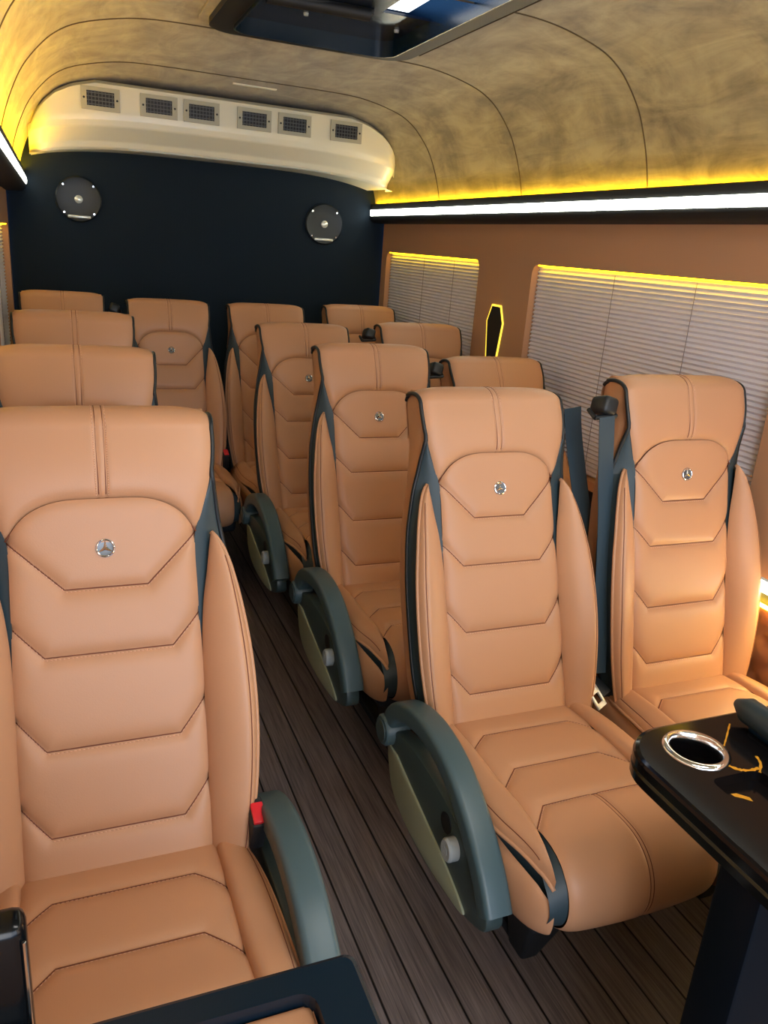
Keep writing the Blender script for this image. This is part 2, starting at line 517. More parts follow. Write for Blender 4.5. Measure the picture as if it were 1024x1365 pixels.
# speakers on the back wall
for (x, z, lab) in ((.110*3.955/3.978, H+.109, 'round dark speaker upper left on black back wall'), (1.240, H+.094, 'round dark speaker upper right on black back wall')):
    sp = thing('wall_speaker', lab, 'speaker', (x, YB, z), 'back wall speakers')
    to3 = lambda a, b, c: Vector((a, -c, b))
    m = MB(); m.lathe([(.096, .0), (.096, .012), (.090, .018), (.082, .016), (.05, .013), (.002, .012)], 40, to3); m.build('speaker_body', SPK, sp)
    m = MB(); m.lathe([(.017, .012), (.017, .018), (.012, .021), (.002, .022)], 24, to3); m.build('centre_badge', SPKB, sp)
    m = MB()
    pts = [(.06*math.sin(a), -.066-.018*math.cos(a)+.02, 0) for a in [(-1+2*i/12)*.9 for i in range(13)]]
    m.box(-.048, .048, -.021, -.014, -.078, -.066, .003); m.build('bright_bar', SPKB, sp)
    for sx in (-1, 1):
        for sz in (-1, 1):
            m = MB(); m.lathe([(.005, 0), (.004, .003)], 10, lambda a, b, c: Vector((sx*.062+a, -.015-c, sz*.057+b))); m.build('screw', CHROME, sp)

# roof hatch
ha = thing('roof_hatch', 'black framed roof hatch with smoked panel and daylight above', 'hatch', ((HX0+HX1)/2, (HY0+HY1)/2, H+.553))
hx, hy = (HX1-HX0)/2, (HY1-HY0)/2
def ring(m, outer, inner, z0, z1):
    n = len(outer)
    vs = [(a, b, z0) for a, b in outer]+[(a, b, z0) for a, b in inner]+[(a, b, z1) for a, b in outer]+[(a, b, z1) for a, b in inner]
    fs = []
    for i in range(n):
        j = (i+1) % n
        fs += [(i, j, n+j, n+i), (2*n+i, 3*n+i, 3*n+j, 2*n+j), (i, 2*n+i, 2*n+j, j), (n+i, n+j, 3*n+j, 3*n+i)]
    m.add(vs, fs)
m = MB(); ring(m, rrect(-hx-.055, hx+.055, -hy-.055, hy+.055, .09), rrect(-hx-.01, hx+.01, -hy-.01, hy+.01, .07), -.006, .004); m.build('hatch_surround', SUEDE, ha)
m = MB(); ring(m, rrect(-hx-.03, hx+.03, -hy-.03, hy+.03, .08), rrect(-hx+.03, hx-.03, -hy+.03, hy-.03, .05), -.022, .0); m.build('hatch_frame', FRAMEH, ha)
m = MB(); ring(m, rrect(-hx+.03, hx-.03, -hy+.03, hy-.03, .05), rrect(-hx+.034, hx-.034, -hy+.034, hy-.034, .05), -.03, .11); m.build('hatch_well', GLOSS_N, ha)
# smoked panel with an opening towards the sky on the right
ox0, ox1, oy0, oy1 = .095, hx-.034, -hy+.05, .165
m = MB()
for (a, b, c, d) in ((-hx+.034, ox0, -hy+.034, hy-.034), (ox0, ox1, oy1, hy-.034), (ox0, ox1, -hy+.034, oy0)):
    m.box(a, b, c, d, .012, .018)
m.build('smoked_panel', GLASS_HATCH, ha)
m = MB(); m.box(.085, .165, -.30, .160, .020, .028, .003); m.build('white_skylight', DOME, ha)
m = MB(); m.tube([(-.20, .17, -.0), (.06, .16, -.0)], .016, 12); m.box(-.21, .07, .15, .19, .0, .012, .003); m.build('lift_mechanism', MATBLK, ha)
for (a, b) in ((-.065, .30), (.19, .30), (-.16, .21)):
    m = MB(); m.lathe([(.007, .012), (.006, .006)], 12, lambda x, y, z: Vector((a+x, b+y, z))); m.build('screw', BUTTON, ha)

# ------------------------------------------------------------------ the seats
XCS = [(-.07, .135), (0, .138), (.25, .140), (.42, .137), (.50, .138), (.54, .150), (.60, .166), (.65, .1715), (.70, .170)]
def xc(s): return sinterp(XCS, s)
def arch(u):
    x = abs(u)
    return sinterp([(0, .566), (.35, .565), (.55, .558), (.75, .542), (1.0, .508)], x)
def base(s): return .014*math.exp(-((s-.61)/.085)**2)
CH = [
    [(-.138, .506), (-.061, .430), (.061, .430), (.138, .506)],
    [(-.138, .378), (-.094, .330), (.094, .330), (.138, .378)],
    [(-.139, .240), (-.098, .190), (.098, .190), (.139, .240)],
    [(-.139, .110), (-.098, .060), (.098, .060), (.139, .110)]]
SPL = lambda x, s: min(segdist(x, s, c) for c in CH)
def panel_d(x, s):
    d = base(s) + .007 - .0092*math.exp(-SPL(x, s)/.0095)
    e = xc(s)-abs(x)
    d -= .010*math.exp(-max(e, 0)/.010)
    return d
def bk(x, s, d): return Vector((x, -d, s))          # backrest space: y forward is -y
MESH = {}

def build_meshes():
    # centre panel of the backrest
    m = MB()
    def f(u, v):
        uu = -1+2*u; s = -.05+(arch(uu)+.05)*v
        x = uu*xc(s); d = panel_d(x, s)
        d -= .006*math.exp(-(arch(uu)-s)/.008)
        return bk(x, s, d)
    m.grid(f, 92, 200)
    MP = m
    # headrest: up the front, over the top and down the back
    m = MB()
    S0, R = .672, .043
    def hp(uu, v):
        a = abs(uu)
        if v < .5:
            t = v/.5; s = arch(uu)+(S0-arch(uu))*t; d = base(s)+.005
            d -= .011*math.exp(-(s-arch(uu))/.008)
            w = xc(s)
        elif v < .85:
            ph = (v-.5)/.35*PI; d0 = base(S0)+.005; db = -.098
            s = S0+R*math.sin(ph)*(1-.30*a**7); d = (d0+db)/2+(d0-db)/2*math.cos(ph)
            w = xc(S0)+.002*math.sin(ph)-.010*max(0, -math.cos(ph))
        else:
            t = (v-.85)/.15; s = S0-.06*t; d = -.098; w = xc(S0)-.010
        if v < .7:
            d += .004*(1-a*a) - .010*math.exp(-(1-a)*w/.010)
            for q in (-.0055, .0055):
                d -= .0035*math.exp(-abs(uu*w-q)/.0022)
        return bk(uu*w, s, d)
    m.grid(lambda u, v: hp(-1+2*u, v), 110, 110)
    MH = m
    # seams and stitches of the back
    def lay(poly, step=.006):
        L = []
        for (a, b), (c, d) in zip(poly, poly[1:]):
            k = max(2, int(math.hypot(c-a, d-b)/step))
            L += [(a+(c-a)*i/k, b+(d-b)*i/k) for i in range(k)]
        L.append(poly[-1]); return L
    for c in CH:
        MP.tube([bk(x, s, panel_d(x, s)+.0011) for x, s in lay(c)], .0011, 5, mi=1)
        L2 = lay([(x*.99, s-.0034) for x, s in c])
        for (a, b), (c2, d2) in zip(L2, L2[1:]):
            a2, b2 = a+(c2-a)*.62, b+(d2-b)*.62
            MP.tube([bk(a, b, panel_d(a, b)+.0003), bk(a2, b2, panel_d(a2, b2)+.0003)], .0006, 4, mi=2)
    A = [bk(xc(arch(q))*q, arch(q), base(arch(q))-.0060+.0035*(1-q*q)) for q in [-1+2*i/60 for i in range(61)]]
    MP.tube(A, .0013, 5, mi=1)
    FW = Vector((0, -.0004, .0002))
    for q in (-.0055, .0055):
        MH.tube([hp(q/xc(.64), .72*i/70)+FW for i in range(3, 71)], .0010, 5, mi=1)
    for q in (-.0095, .0095):
        pts = [hp(q/xc(.64), .02+.70*i/160)+FW for i in range(161)]
        for i in range(0, 160, 4):
            MH.tube([pts[i], pts[i+1], pts[i+2]], .0006, 4, mi=2)
    LM = [LEATHER, SEAM, THREAD]
    MESH['centre_panel'] = MP.mesh('centre_panel', LM, 180); MESH['headrest'] = MH.mesh('headrest', LM, 180)
    # shell
    WS = [(-.07, .183), (0, .190), (.1, .204), (.3, .206), (.42, .195), (.5, .180), (.60, .167), (.68, .167)]
    def shell(u, v):
        if v < .86:
            s = -.07+(S0+.07)*v/.86; k = 1; w = sinterp(WS, s)
            df = interp([(-.07, -.04), (.46, -.04), (.56, -.016), (.62, -.004), (.7, -.004)], s)
        else:
            ph = (v-.86)/.14*PI/2; s = S0+(R-.003)*math.sin(ph); k = math.cos(ph)*.98+.02; w = sinterp(WS, S0)
            df = -.004
        db = -.10
        dm, dh = (df+db)/2, (df-db)/2*k
        a = 2*PI*u; c, q = math.cos(a), math.sin(a)
        ex = lambda z: math.copysign(abs(z)**.35, z)
        return bk(w*ex(c), s, dm+dh*ex(q))
    m = MB(); m.grid(shell, 64, 70)
    MESH['back_shell'] = m.mesh('back_shell', SIDELEATHER, 60)
    # per side
    PP = [(.56, .172, -.010), (.53, .177, -.020), (.50, .184, -.030), (.45, .193, -.037), (.40, .201, -.040), (.3, .208, -.042), (.2, .209, -.042), (.1, .206, -.042), (0, .193, -.042), (-.05, .187, -.042)]
    def ppath(s):
        if s >= .60: return (xc(s)+.001, base(s)-.002)
        tx = [(-.05, .187), (0, .193), (.1, .206), (.2, .209), (.3, .208), (.40, .201), (.45, .193), (.50, .184), (.53, .178), (.56, .1735), (.60, xc(.60)+.001)]
        td = [(-.05, -.042), (.3, -.042), (.40, -.040), (.45, -.037), (.50, -.030), (.53, -.020), (.56, -.008), (.60, base(.6)-.002)]
        return (sinterp(tx, s), sinterp(td, s))
    XI = [(-.045, .137), (.30, .139), (.35, .141), (.40, .146), (.44, .153), (.48, .159), (.505, .163)]
    XO = [(-.045, .182), (0, .195), (.1, .210), (.2, .2155), (.3, .2125), (.38, .203), (.44, .192), (.475, .182), (.495, .172), (.505, .164)]
    HB = [(-.045, .018), (.05, .026), (.2, .034), (.35, .030), (.44, .020), (.48, .012), (.505, .004)]
    for sg, nm in ((-1, 'l'), (1, 'r')):
        m = MB()
        def ins(u, v):
            s = -.045+(.625+.045)*u
            A_ = (xc(s)-.001, base(s)-.006); B_ = ppath(s)
            x = A_[0]+(B_[0]-A_[0])*v; d = A_[1]+(B_[1]-A_[1])*v + .004*math.sin(PI*v)
            return bk(sg*x, s, d)
        m.grid(ins, 90, 12)
        def gus(u, v):                       # dark gusset from the bolster's outer edge back to the shell
            s = -.045+.54*u
            h = sinterp(HB, s)*1.45
            A_ = (sinterp(XO, s)-.001, -.010+h*.70-.001); B_ = ppath(s)
            return bk(sg*(A_[0]+(B_[0]-A_[0])*v-.006*math.sin(PI*v)), s, A_[1]+(B_[1]-A_[1])*v)
        m.grid(gus, 80, 8)
        MESH['insert'+nm] = m.mesh('side_insert', BLACKL, 180)
        m = MB()
        def bol(u, v):
            s = -.045+(.505+.045)*u
            x = sinterp(XI, s)+(sinterp(XO, s)-sinterp(XI, s))*v
            h = sinterp(HB, s)*1.45
            d = -.004+h*(1-(1-v)**2.2)**.75
            d -= (.006+h*.30)*max(0, (v-.70)/.30)**3
            d -= .0022*math.exp(-abs(v-.84)*(sinterp(XO, s)-sinterp(XI, s))/.003)*(1 if s < .47 else 0)
            return bk(sg*x, s, d)
        m.grid(bol, 110, 44)
        m.tube([bol(i/60*.93, .84)+Vector((0, -.0003, 0)) for i in range(61)], .0010, 5, mi=1)
        MESH['bolster'+nm] = m.mesh('side_bolster', LM, 180)
        m = MB()
        m.tube([bol(i/70, 1.0)+Vector((0, .0015, 0)) for i in range(71)], .0038, 7)
        MESH['welt'+nm] = m.mesh('bolster_welt', LEATHER, 180)
        m = MB()
        path = [Vector(hp(sg, .76-.26*i/30)) for i in range(31)]
        path += [Vector(hp(sg, v)) for v in (.46, .42, .38, .34, .30)]
        s_last = path[-1].z
        for i in range(1, 60):
            s = s_last-(s_last+.045)*i/59
            x, d = ppath(s); path.append(bk(sg*x, s, d))
        m.tube(path, .0044, 8)
        MESH['piping'+nm] = m.mesh('black_piping', PIPE, 180)
    # emblem: ring, dished disc and three-armed star
    to3 = lambda a, b, c: bk(a, .490+b, panel_d(0, .49)+c)
    m = MB(); m.lathe([(.0145, -.002), (.0145, .0012), (.0130, .0012), (.0105, .0006), (.0005, .0010)], 28, to3); MESH['emblem'] = m.mesh('emblem', CHROME_D, 40)
    m = MB()
    rr = [(.0128+.0014*math.cos(a), .0014+.0014*math.sin(a)) for a in [2*PI*i/8 for i in range(9)]]
    m.lathe(rr, 32, to3, cap=False)
    for k in range(3):
        a = PI/2+k*2*PI/3
        tip = (.0125*math.cos(a), .0125*math.sin(a)); p1 = (.0030*math.cos(a+PI/3), .0030*math.sin(a+PI/3)); p2 = (.0030*math.cos(a-PI/3), .0030*math.sin(a-PI/3))
        m.add([to3(tip[0], tip[1], .0016), to3(p1[0], p1[1], .0014), to3(0, 0, .0034), to3(p2[0], p2[1], .0014)], [(0, 1, 2), (0, 2, 3)])
    MESH['star'] = m.mesh('ring_star', CHROME, 20)

    # ---------------- cushion (thing space, z from the floor)
    CP = catmull([(.05, 0, .380), (.02, 0, .391), (-.03, 0, .397), (-.10, 0, .401), (-.20, 0, .401), (-.28, 0, .407), (-.35, 0, .411), (-.40, 0, .407), (-.432, 0, .390), (-.450, 0, .360), (-.453, 0, .325), (-.440, 0, .295), (-.410, 0, .275), (-.36, 0, .268)], 10)
    L = [0]
    for p, q in zip(CP, CP[1:]): L.append(L[-1]+(q-p).length)
    TOT = L[-1]
    def cp(v):
        t = v*TOT
        for i in range(len(L)-1):
            if t <= L[i+1]+1e-9:
                f_ = (t-L[i])/(L[i+1]-L[i]+1e-12); p = CP[i].lerp(CP[i+1], f_)
                tg = (CP[i+1]-CP[i]).normalized(); return p.x, p.z, Vector((0, -tg.z, tg.x)) if False else Vector((0, tg.z*1, -tg.x)), t
        return CP[-1].x, CP[-1].z, Vector((0, 0, -1)), TOT
    def t_of_y(y):
        for i in range(len(CP)-1):
            if CP[i].x >= y >= CP[i+1].x: return L[i]+(L[i+1]-L[i])*(CP[i].x-y)/(CP[i].x-CP[i+1].x)
        return TOT
    TY = [t_of_y(y) for y in (-.055, -.092, -.170, -.215, -.287, -.330)]
    XP = [(0, .142), (t_of_y(-.30), .146), (t_of_y(-.38), .150), (t_of_y(-.43), .154), (TOT, .152)]
    CC = [[(-.143, TY[1]), (-.100, TY[0]), (.100, TY[0]), (.143, TY[1])],
          [(-.143, TY[3]), (-.096, TY[2]), (.096, TY[2]), (.143, TY[3])],
          [(-.146, TY[5]), (-.108, TY[4]), (.108, TY[4]), (.146, TY[5])]]
    CS = [[(-.0035, TY[4]), (-.0035, TOT)], [(.0035, TY[4]), (.0035, TOT)]]
    def cush(x, v):
        y, z, nrm, t = cp(v)
        xp = interp(XP, t)
        d = .006-.0078*math.exp(-min(segdist(x, t, c) for c in CC)/.0095)
        d -= .003*math.exp(-min(segdist(x, t, c) for c in CS)/.0025)
        d -= .009*math.exp(-max(0, xp-abs(x))/.010)
        d += .008*(1-(x/.16)**2)*min(1, max(0, (t-.25)/.2))
        n_ = nrm if nrm.z > 0 or abs(nrm.z) < 1e-6 or t > TOT*.6 else -nrm
        n_ = Vector((0, nrm.y, nrm.z))
        return Vector((x, y, z))+n_*d
    # make sure normals point up on the top
    flip = 1 if cp(.3)[2].z > 0 else -1
    _cp = cp
    def cp2(v):
        y, z, nrm, t = _cp(v); return y, z, nrm*flip, t
    def cushp(x, v, lift=0):
        y, z, nrm, t = cp2(v)
        xp = interp(XP, t)
        d = .006-.0078*math.exp(-min(segdist(x, t, c) for c in CC)/.0095)
        d -= .003*math.exp(-min(segdist(x, t, c) for c in CS)/.0025)
        d -= .009*math.exp(-max(0, xp-abs(x))/.010)
        d += .008*(1-(x/.16)**2)*min(1, max(0, (t-.25)/.2))
        return Vector((x, y, z))+nrm*(d+lift)
    m = MB()
    def fc(u, v):
        t = cp2(v)[3]; return cushp((-1+2*u)*interp(XP, t), v)
    m.grid(fc, 92, 190)
    for c in CC:
        m.tube([cushp(x, t/TOT, .0010) for x, t in lay(c)], .0011, 5, mi=1)
        L2 = lay([(x, t+.0036) for x, t in c])
        for (a, b), (c2, d2) in zip(L2, L2[1:]):
            a2, b2 = a+(c2-a)*.62, b+(d2-b)*.62
            m.tube([cushp(a, b/TOT, .0004), cushp(a2, b2/TOT, .0004)], .0006, 4, mi=2)
    for c in CS:
        m.tube([cushp(c[0][0], (TY[4]+(TOT-TY[4])*i/60)/TOT, .0004) for i in range(61)], .0010, 5, mi=1)
    MESH['cushion'] = m.mesh('cushion', LM, 180)
    YI = [(.04, .142), (-.25, .144), (-.32, .151), (-.38, .163), (-.430, .1715)][::-1]
    YO = [(.04, .178), (0, .192), (-.08, .204), (-.2, .210), (-.3, .205), (-.37, .189), (-.41, .178), (-.430, .172)][::-1]
    def zy(y):
        return sinterp([(-.44, .383), (-.41, .401), (-.35, .411), (-.28, .407), (-.2, .401), (-.1, .401), (-.03, .397), (.02, .391), (.05, .380)], y)
    for sg, nm in ((-1, 'l'), (1, 'r')):
        m = MB()
        def cb(u, v):
            y = .04-(.47)*u
            a, b = sinterp(YI, y), sinterp(YO, y)
            x = a+(b-a)*v; q = abs(2*v-1)
            hh = .017*min(1, (1-u)/.12+.15)
            z = zy(y)-.004-.016*v+(hh+.004)*(1-q**3.2)**.62
            z -= .002*math.exp(-abs(v-.84)*(b-a)/.003)*(1 if u < .93 else 0)
            return Vector((sg*x, y, z))
        m.grid(cb, 90, 40)
        m.tube([cb(i/60*.92, .84)+Vector((0, 0, .0003)) for i in range(61)], .0010, 5, mi=1)
        MESH['cbol'+nm] = m.mesh('cushion_bolster', LM, 180)
        m = MB(); m.tube([cb(i/70, 1.0) for i in range(71)], .0038, 7)
        MESH['cwelt'+nm] = m.mesh('cushion_welt', LEATHER, 180)
        # black band under the bolster and round the front corner
        m = MB()
        def cins(u, v):
            y = .04-.47*u
            b = sinterp(YO, y)
            z0 = zy(y)-.018
            return Vector((sg*(b-.001-.012*math.sin(PI*min(1, v*1.0))), y, z0-(z0-.285)*v))
        m.grid(cins, 60, 10)
        def cfr(u, v):                       # front corner strip following the cushion front
            tt = t_of_y(-.34)+(TOT-t_of_y(-.34))*u
            y, z, nrm, t = cp2(tt/TOT)
            x0 = interp(XP, t)-.001; x1 = x0+.030*min(1, u*4+.02)
            x = x0+(x1-x0)*v
            p = Vector((sg*x, y, z))+nrm*(-.006-(.016-.010*min(1, max(0, (u-.35)/.2)))*v)
            return p
        m.grid(cfr, 50, 8)
        MESH['cins'+nm] = m.mesh('cushion_insert', BLACKL, 180)
        # tan side panel
        m = MB()
        SP = catmull([(.190, .05, 0), (.200, -.05, 0), (.208, -.2, 0), (.206, -.3, 0), (.198, -.37, 0), (.191, -.410, 0), (.182, -.440, 0)], 8)
        def csd(u, v):
            i = u*(len(SP)-1); k_ = min(int(i), len(SP)-2); p = SP[k_].lerp(SP[k_+1], i-k_)
            zt = interp([(0, .372), (.45, .372), (.8, .362), (.93, .350), (1, .342)], u); zb = .262+.030*u**5
            z = zt+(zb-zt)*v
            q = abs(2*v-1)
            return Vector((sg*(p.x-.008+.016*(1-u**8)*(1-q**2.5)**.6), p.y-.004*(1-q*q)*u, z))
        m.grid(csd, 60, 26)
        MESH['cside'+nm] = m.mesh('cushion_side_panel', LEATHER, 180)
    # base
    m = MB(); m.box(-.175, .175, -.40, .06, .235, .30, .02, 3); MESH['pan'] = m.mesh('seat_pan', FRAME, 40)
    def leg(y0t, y1t, y0b, y1b):
        m = MB()
        def fr(u, v):
            x0 = -.115+(-.070+.115)*v; x1 = .03+(-.030-.03)*v
            y0 = y0t+(y0b-y0t)*v; y1 = y1t+(y1b-y1t)*v
            a = 2*PI*u; ex = lambda z: math.copysign(abs(z)**.3, z)
            return Vector(((x0+x1)/2+(x1-x0)/2*ex(math.cos(a)), (y0+y1)/2+(y1-y0)/2*ex(math.sin(a)), .25*(1-v)))
        m.grid(fr, 40, 8)
        return m
    MESH['leg_front'] = leg(-.34, -.18, -.250, -.195).mesh('leg', FRAME, 50)
    MESH['leg_rear'] = leg(-.10, .04, .06, .13).mesh('leg', FRAME, 50)
    m = MB(); m.box(-.068, -.032, -.20, .12, .0, .025, .006); MESH['foot_rail'] = m.mesh('foot_rail', FRAME, 40)
    # armrest (built for the -x side, mirrored for +x)
    for sg, nm in ((1, 'l'), (-1, 'r')):
        path = catmull([(.082, .345, 0), (.070, .388, 0), (.03, .426, 0), (-.04, .452, 0), (-.12, .457, 0), (-.20, .438, 0), (-.275, .393, 0), (-.335, .338, 0), (-.372, .285, 0)], 8)
        pts = [Vector((-sg*.236, p.x, p.y)) for p in path]
        def fr(i):
            t = (pts[min(i+1, len(pts)-1)]-pts[max(i-1, 0)]).normalized()
            u = i/(len(pts)-1)
            return Vector((1, 0, 0)), Vector((1, 0, 0)).cross(t), 1.0
        rp = []
        wx, wz, r = .026, .021, .010
        for cx_, cz_, a0 in ((wx-r, wz-r, 0), (-wx+r, wz-r, 90), (-wx+r, -wz+r, 180), (wx-r, -wz+r, 270)):
            for k in range(5):
                a = math.radians(a0+90*k/4); rp.append((cx_+r*math.cos(a), cz_+r*math.sin(a)))
        m = MB(); m.sweep(pts, rp, fr)
        m.lathe([(.002, .031), (.030, .031), (.034, .026), (.034, -.022), (.002, -.022)], 24, lambda a, b, c: Vector((-sg*(.236+c), .082+a, .352+b)))
        MESH['arm'+nm] = m.mesh('armrest', PLASTIC, 45)
        m = MB(); m.lathe([(.024, .0312), (.024, .034), (.021, .0335), (.002, .0335)], 24, lambda a, b, c: Vector((-sg*(.236+c), .082+a, .352+b)))
        MESH['armdisc'+nm] = m.mesh('pivot_cap', PLASTIC_D, 40)
        # cover plate below the arm
        outl = catmull([(.100, .335, 0), (.082, .285, 0), (.045, .228, 0), (-.02, .196, 0), (-.13, .186, 0), (-.24, .196, 0), (-.33, .222, 0), (-.368, .250, 0), (-.350, .300, 0), (-.30, .340, 0), (-.24, .360, 0), (-.13, .378, 0), (-.02, .378, 0), (.05, .365, 0)], 5)
        o2 = [(p.x, p.y) for p in outl]
        m = MB(); m.prism(o2, lambda a, b, d: Vector((-sg*d, a, b)), .214, .248, bevel=.005)
        MESH['cover'+nm] = m.mesh('armrest_cover', PLASTIC_D, 35)
        inl = catmull([(.074, .322, 0), (.066, .285, 0), (.036, .235, 0), (-.03, .207, 0), (-.13, .199, 0), (-.22, .204, 0), (-.300, .219, 0), (-.22, .255, 0), (-.12, .282, 0), (-.04, .302, 0), (.03, .322, 0)], 5)
        m = MB(); m.prism([(p.x, p.y) for p in inl], lambda a, b, d: Vector((-sg*d, a, b)), .247, .252, bevel=.001)
        MESH['inlay'+nm] = m.mesh('pale_inlay', INLAY, 35)
        m = MB(); m.lathe([(.020, .247), (.020, .264), (.017, .268), (.002, .267)], 24, lambda a, b, c: Vector((-sg*c, -.240+a, .312+b*1.15)))
        for q in range(3): m.box(-sg*.267-.001, -sg*.267+.001, -.245+q*.005-.001, -.245+q*.005+.001, .305, .32)
        MESH['btn'+nm] = m.mesh('recline_button', BUTTON, 35)
        m = MB(); m.lathe([(.020, .2478), (.020, .2495), (.002, .2495)], 20, lambda a, b, c: Vector((-sg*c, -.200+a, .335+b))); MESH['btnshade'+nm] = m.mesh('button_shade', MATBLK, 35)  # dark disc standing in for the shading beside the button
        # belt buckle stub
        m = MB(); m.box(-.013, .013, -.03, .025, -.035, .035, .006, 2, mat=Matrix.Translation((-sg*.205, .0, .425)) @ Matrix.Rotation(.35, 4, 'X'))
        MESH['buck'+nm] = m.mesh('belt_buckle', FRAME, 40)
        m = MB(); m.box(-.010, .010, -.026, .010, .034, .041, .002, 2, mat=Matrix.Translation((-sg*.205, .0, .425)) @ Matrix.Rotation(.35, 4, 'X'))
        MESH['buckred'+nm] = m.mesh('red_release_button', RED, 40)
build_meshes()

def make_seat(label, loc, recline=20.6, arm=0, buckle=0, zs=1.0, rz=0, xs=1.0):
    t = thing('passenger_seat', label, 'seat', loc, 'tan leather passenger seats')
    t.rotation_euler.z = math.radians(rz); t.scale.x = xs
    b = place('backrest', MESH['centre_panel'], t)
    b.location = (0, 0, .392); b.rotation_euler.x = -math.radians(recline); b.scale.z = zs
    for k, nm in (('headrest', 'headrest'), ('back_shell', 'back_shell'), ('emblem', 'emblem_disc'), ('star', 'emblem_star')):
        place(nm, MESH[k], b)
    for q in 'lr':
        for k, nm in (('insert', 'black_side_insert'), ('bolster', 'side_bolster'), ('welt', 'bolster_welt'), ('piping', 'black_piping')):
            place(nm, MESH[k+q], b)
    c = place('cushion', MESH['cushion'], t)
    for q in 'lr':
        for k, nm in (('cbol', 'cushion_bolster'), ('cwelt', 'cushion_welt'), ('cins', 'black_cushion_insert'), ('cside', 'cushion_side_panel')):
            place(nm, MESH[k+q], c)
    place('seat_pan', MESH['pan'], t)
    place('leg', MESH['leg_front'], t); place('leg', MESH['leg_rear'], t); place('foot_rail', MESH['foot_rail'], t)
    if arm:
        q = 'l' if arm < 0 else 'r'
        a = place('armrest', MESH['arm'+q], t)
        tag(a, 'dark grey plastic armrest'); place('pivot_cap', MESH['armdisc'+q], a)
        cv = place('armrest_cover', MESH['cover'+q], t)
        tag(place('inlay_panel', MESH['inlay'+q], cv), 'pale green grey inlay panel')
        tag(place('recline_button', MESH['btn'+q], cv), 'light grey round button'); place('button_shade', MESH['btnshade'+q], cv)
    if buckle:
        q = 'l' if buckle < 0 else 'r'
        k = place('belt_buckle', MESH['buck'+q], t); tag(place('release_button', MESH['buckred'+q], k), 'red release button')
    return t

XA, XW = .858, 1.325
make_seat('nearest left seat in tan leather, whole back facing us, black table before it', (.048, 1.034, 0), 20, 1, 1)
make_seat('second left seat, seen only as a headrest right behind the nearest left seat', (.033, 1.700, 0), 18, 1, xs=.98)
make_seat('third left seat, headrest peeking over the second left seat', (.042, 2.400, 0), 14, 1, xs=.98)
make_seat('front aisle seat right of the aisle, whole cushion in view, grey armrest outside', (XA, 1.235, 0), 20.6, -1)
make_seat('front window seat beside the big blind, belt hanging at its left edge', (XW, 1.250, 0), 13.5, 0, 0, 1.02)
make_seat('second row aisle seat right behind the front aisle seat', (XA, 1.950, 0), 20.6, -1)
make_seat('second row window seat, only its headrest showing below the glowing pillar lamp', (XW, 1.960, 0), 28.5)
make_seat('third row aisle seat, armrest at the dark end of the aisle', (XA, 2.645, 0), 24.5, -1)
make_seat('third row window seat, headrest in front of the rear blind', (XW, 2.655, 0), 20.6)
make_seat('leftmost back row seat, headrest in the corner by the left window', (.018, 3.290, 0), 17, xs=.90)
make_seat('back row seat at the end of the aisle, left of centre, full back showing', (.431, 3.260, 0), 20.0, 0, 1, xs=.96)
make_seat('back row seat half hidden behind the third row aisle seat', (XA, 3.290, 0), 20.6, xs=.97)
make_seat('rightmost back row seat beside the rear blind', (1.330, 3.390, 0), 19)

# ------------------------------------------------------------------ seat belts
def ribbon(m, pts, w, th=.0014, wdir=Vector((1, 0, 0))):
    prof = [(-w/2, -th/2), (w/2, -th/2), (w/2, th/2), (-w/2, th/2)]
    P = [Vector(p) for p in pts]
    def fr(i):
        t = (P[min(i+1, len(P)-1)]-P[max(i-1, 0)]).normalized()
        A = (wdir-t*wdir.dot(t)).normalized()
        return A, t.cross(A), 1
    m.sweep(P, prof, fr)

def seat_belt(label, seat_x, yc, recline, full=True, dz=0):
    r = math.radians(recline)
    g = Vector((seat_x-.222, yc+.66*math.sin(r)+.01,   .392+.640*math.cos(r)+dz))
    t = thing('seat_belt', label, 'seat belt', g, 'seat belts')
    m = MB()
    m.box(-.020, .020, -.030, .026, -.006, .034, .010, 3, mat=Matrix.Rotation(-.25, 4, 'X') @ Matrix.Rotation(.3, 4, 'Y'))
    m.tube([(-.026, -.012, -.010), (.026, -.016, -.006)], .0055, 8)
    m.tube([(-.026, -.012, -.010), (-.028, .012, .004)], .005, 8); m.tube([(.026, -.016, -.006), (.028, .012, .006)], .005, 8)
    m.build('belt_guide', PIPE, t)
    if full:
        end = Vector((seat_x-.232, yc+.02, .412))-g
        m = MB()
        ribbon(m, catmull([(.0, -.020, -.006), (.018, -.025, -.14), (.012, -.065, -.27), end+Vector((.004, .0, .03))], 8), .040)
        m.build('webbing', BELT, t)
        m = MB()
        ribbon(m, catmull([Vector((1.108, 1.530, 1.000))-g, Vector((1.118, 1.52, .927))-g, Vector((1.128, 1.445, .738))-g, Vector((1.130, 1.365, .575))-g, end+Vector((-.004, .035, .02))], 8), .046)
        m.build('webbing', BELT, t)
        k = MB(); k.box(-.016, .016, -.032, .032, -.008, .008, .004, 2, mat=Matrix.Translation(end+Vector((.004, 0, 0))) @ Matrix.Rotation(.5, 4, 'X') @ Matrix.Rotation(.4, 4, 'Z'))
        kb = k.build('tongue_grip', FRAME, t)
        k = MB()
        M_ = Matrix.Translation(end+Vector((-.030, -.046, .004))) @ Matrix.Rotation(.5, 4, 'Z') @ Matrix.Rotation(.8, 4, 'X') @ Matrix.Scale(1.15, 4)
        for (a, b, c, d) in ((-.017, -.010, -.024, .024), (.010, .017, -.024, .024), (-.017, .017, -.024, -.014), (-.017, .017, .004, .024)):
            k.box(a, b, c, d, -.002, .002, .0008, 1, mat=M_)
        tag(k.build('tongue', SILVER, t), 'silver metal belt tongue')
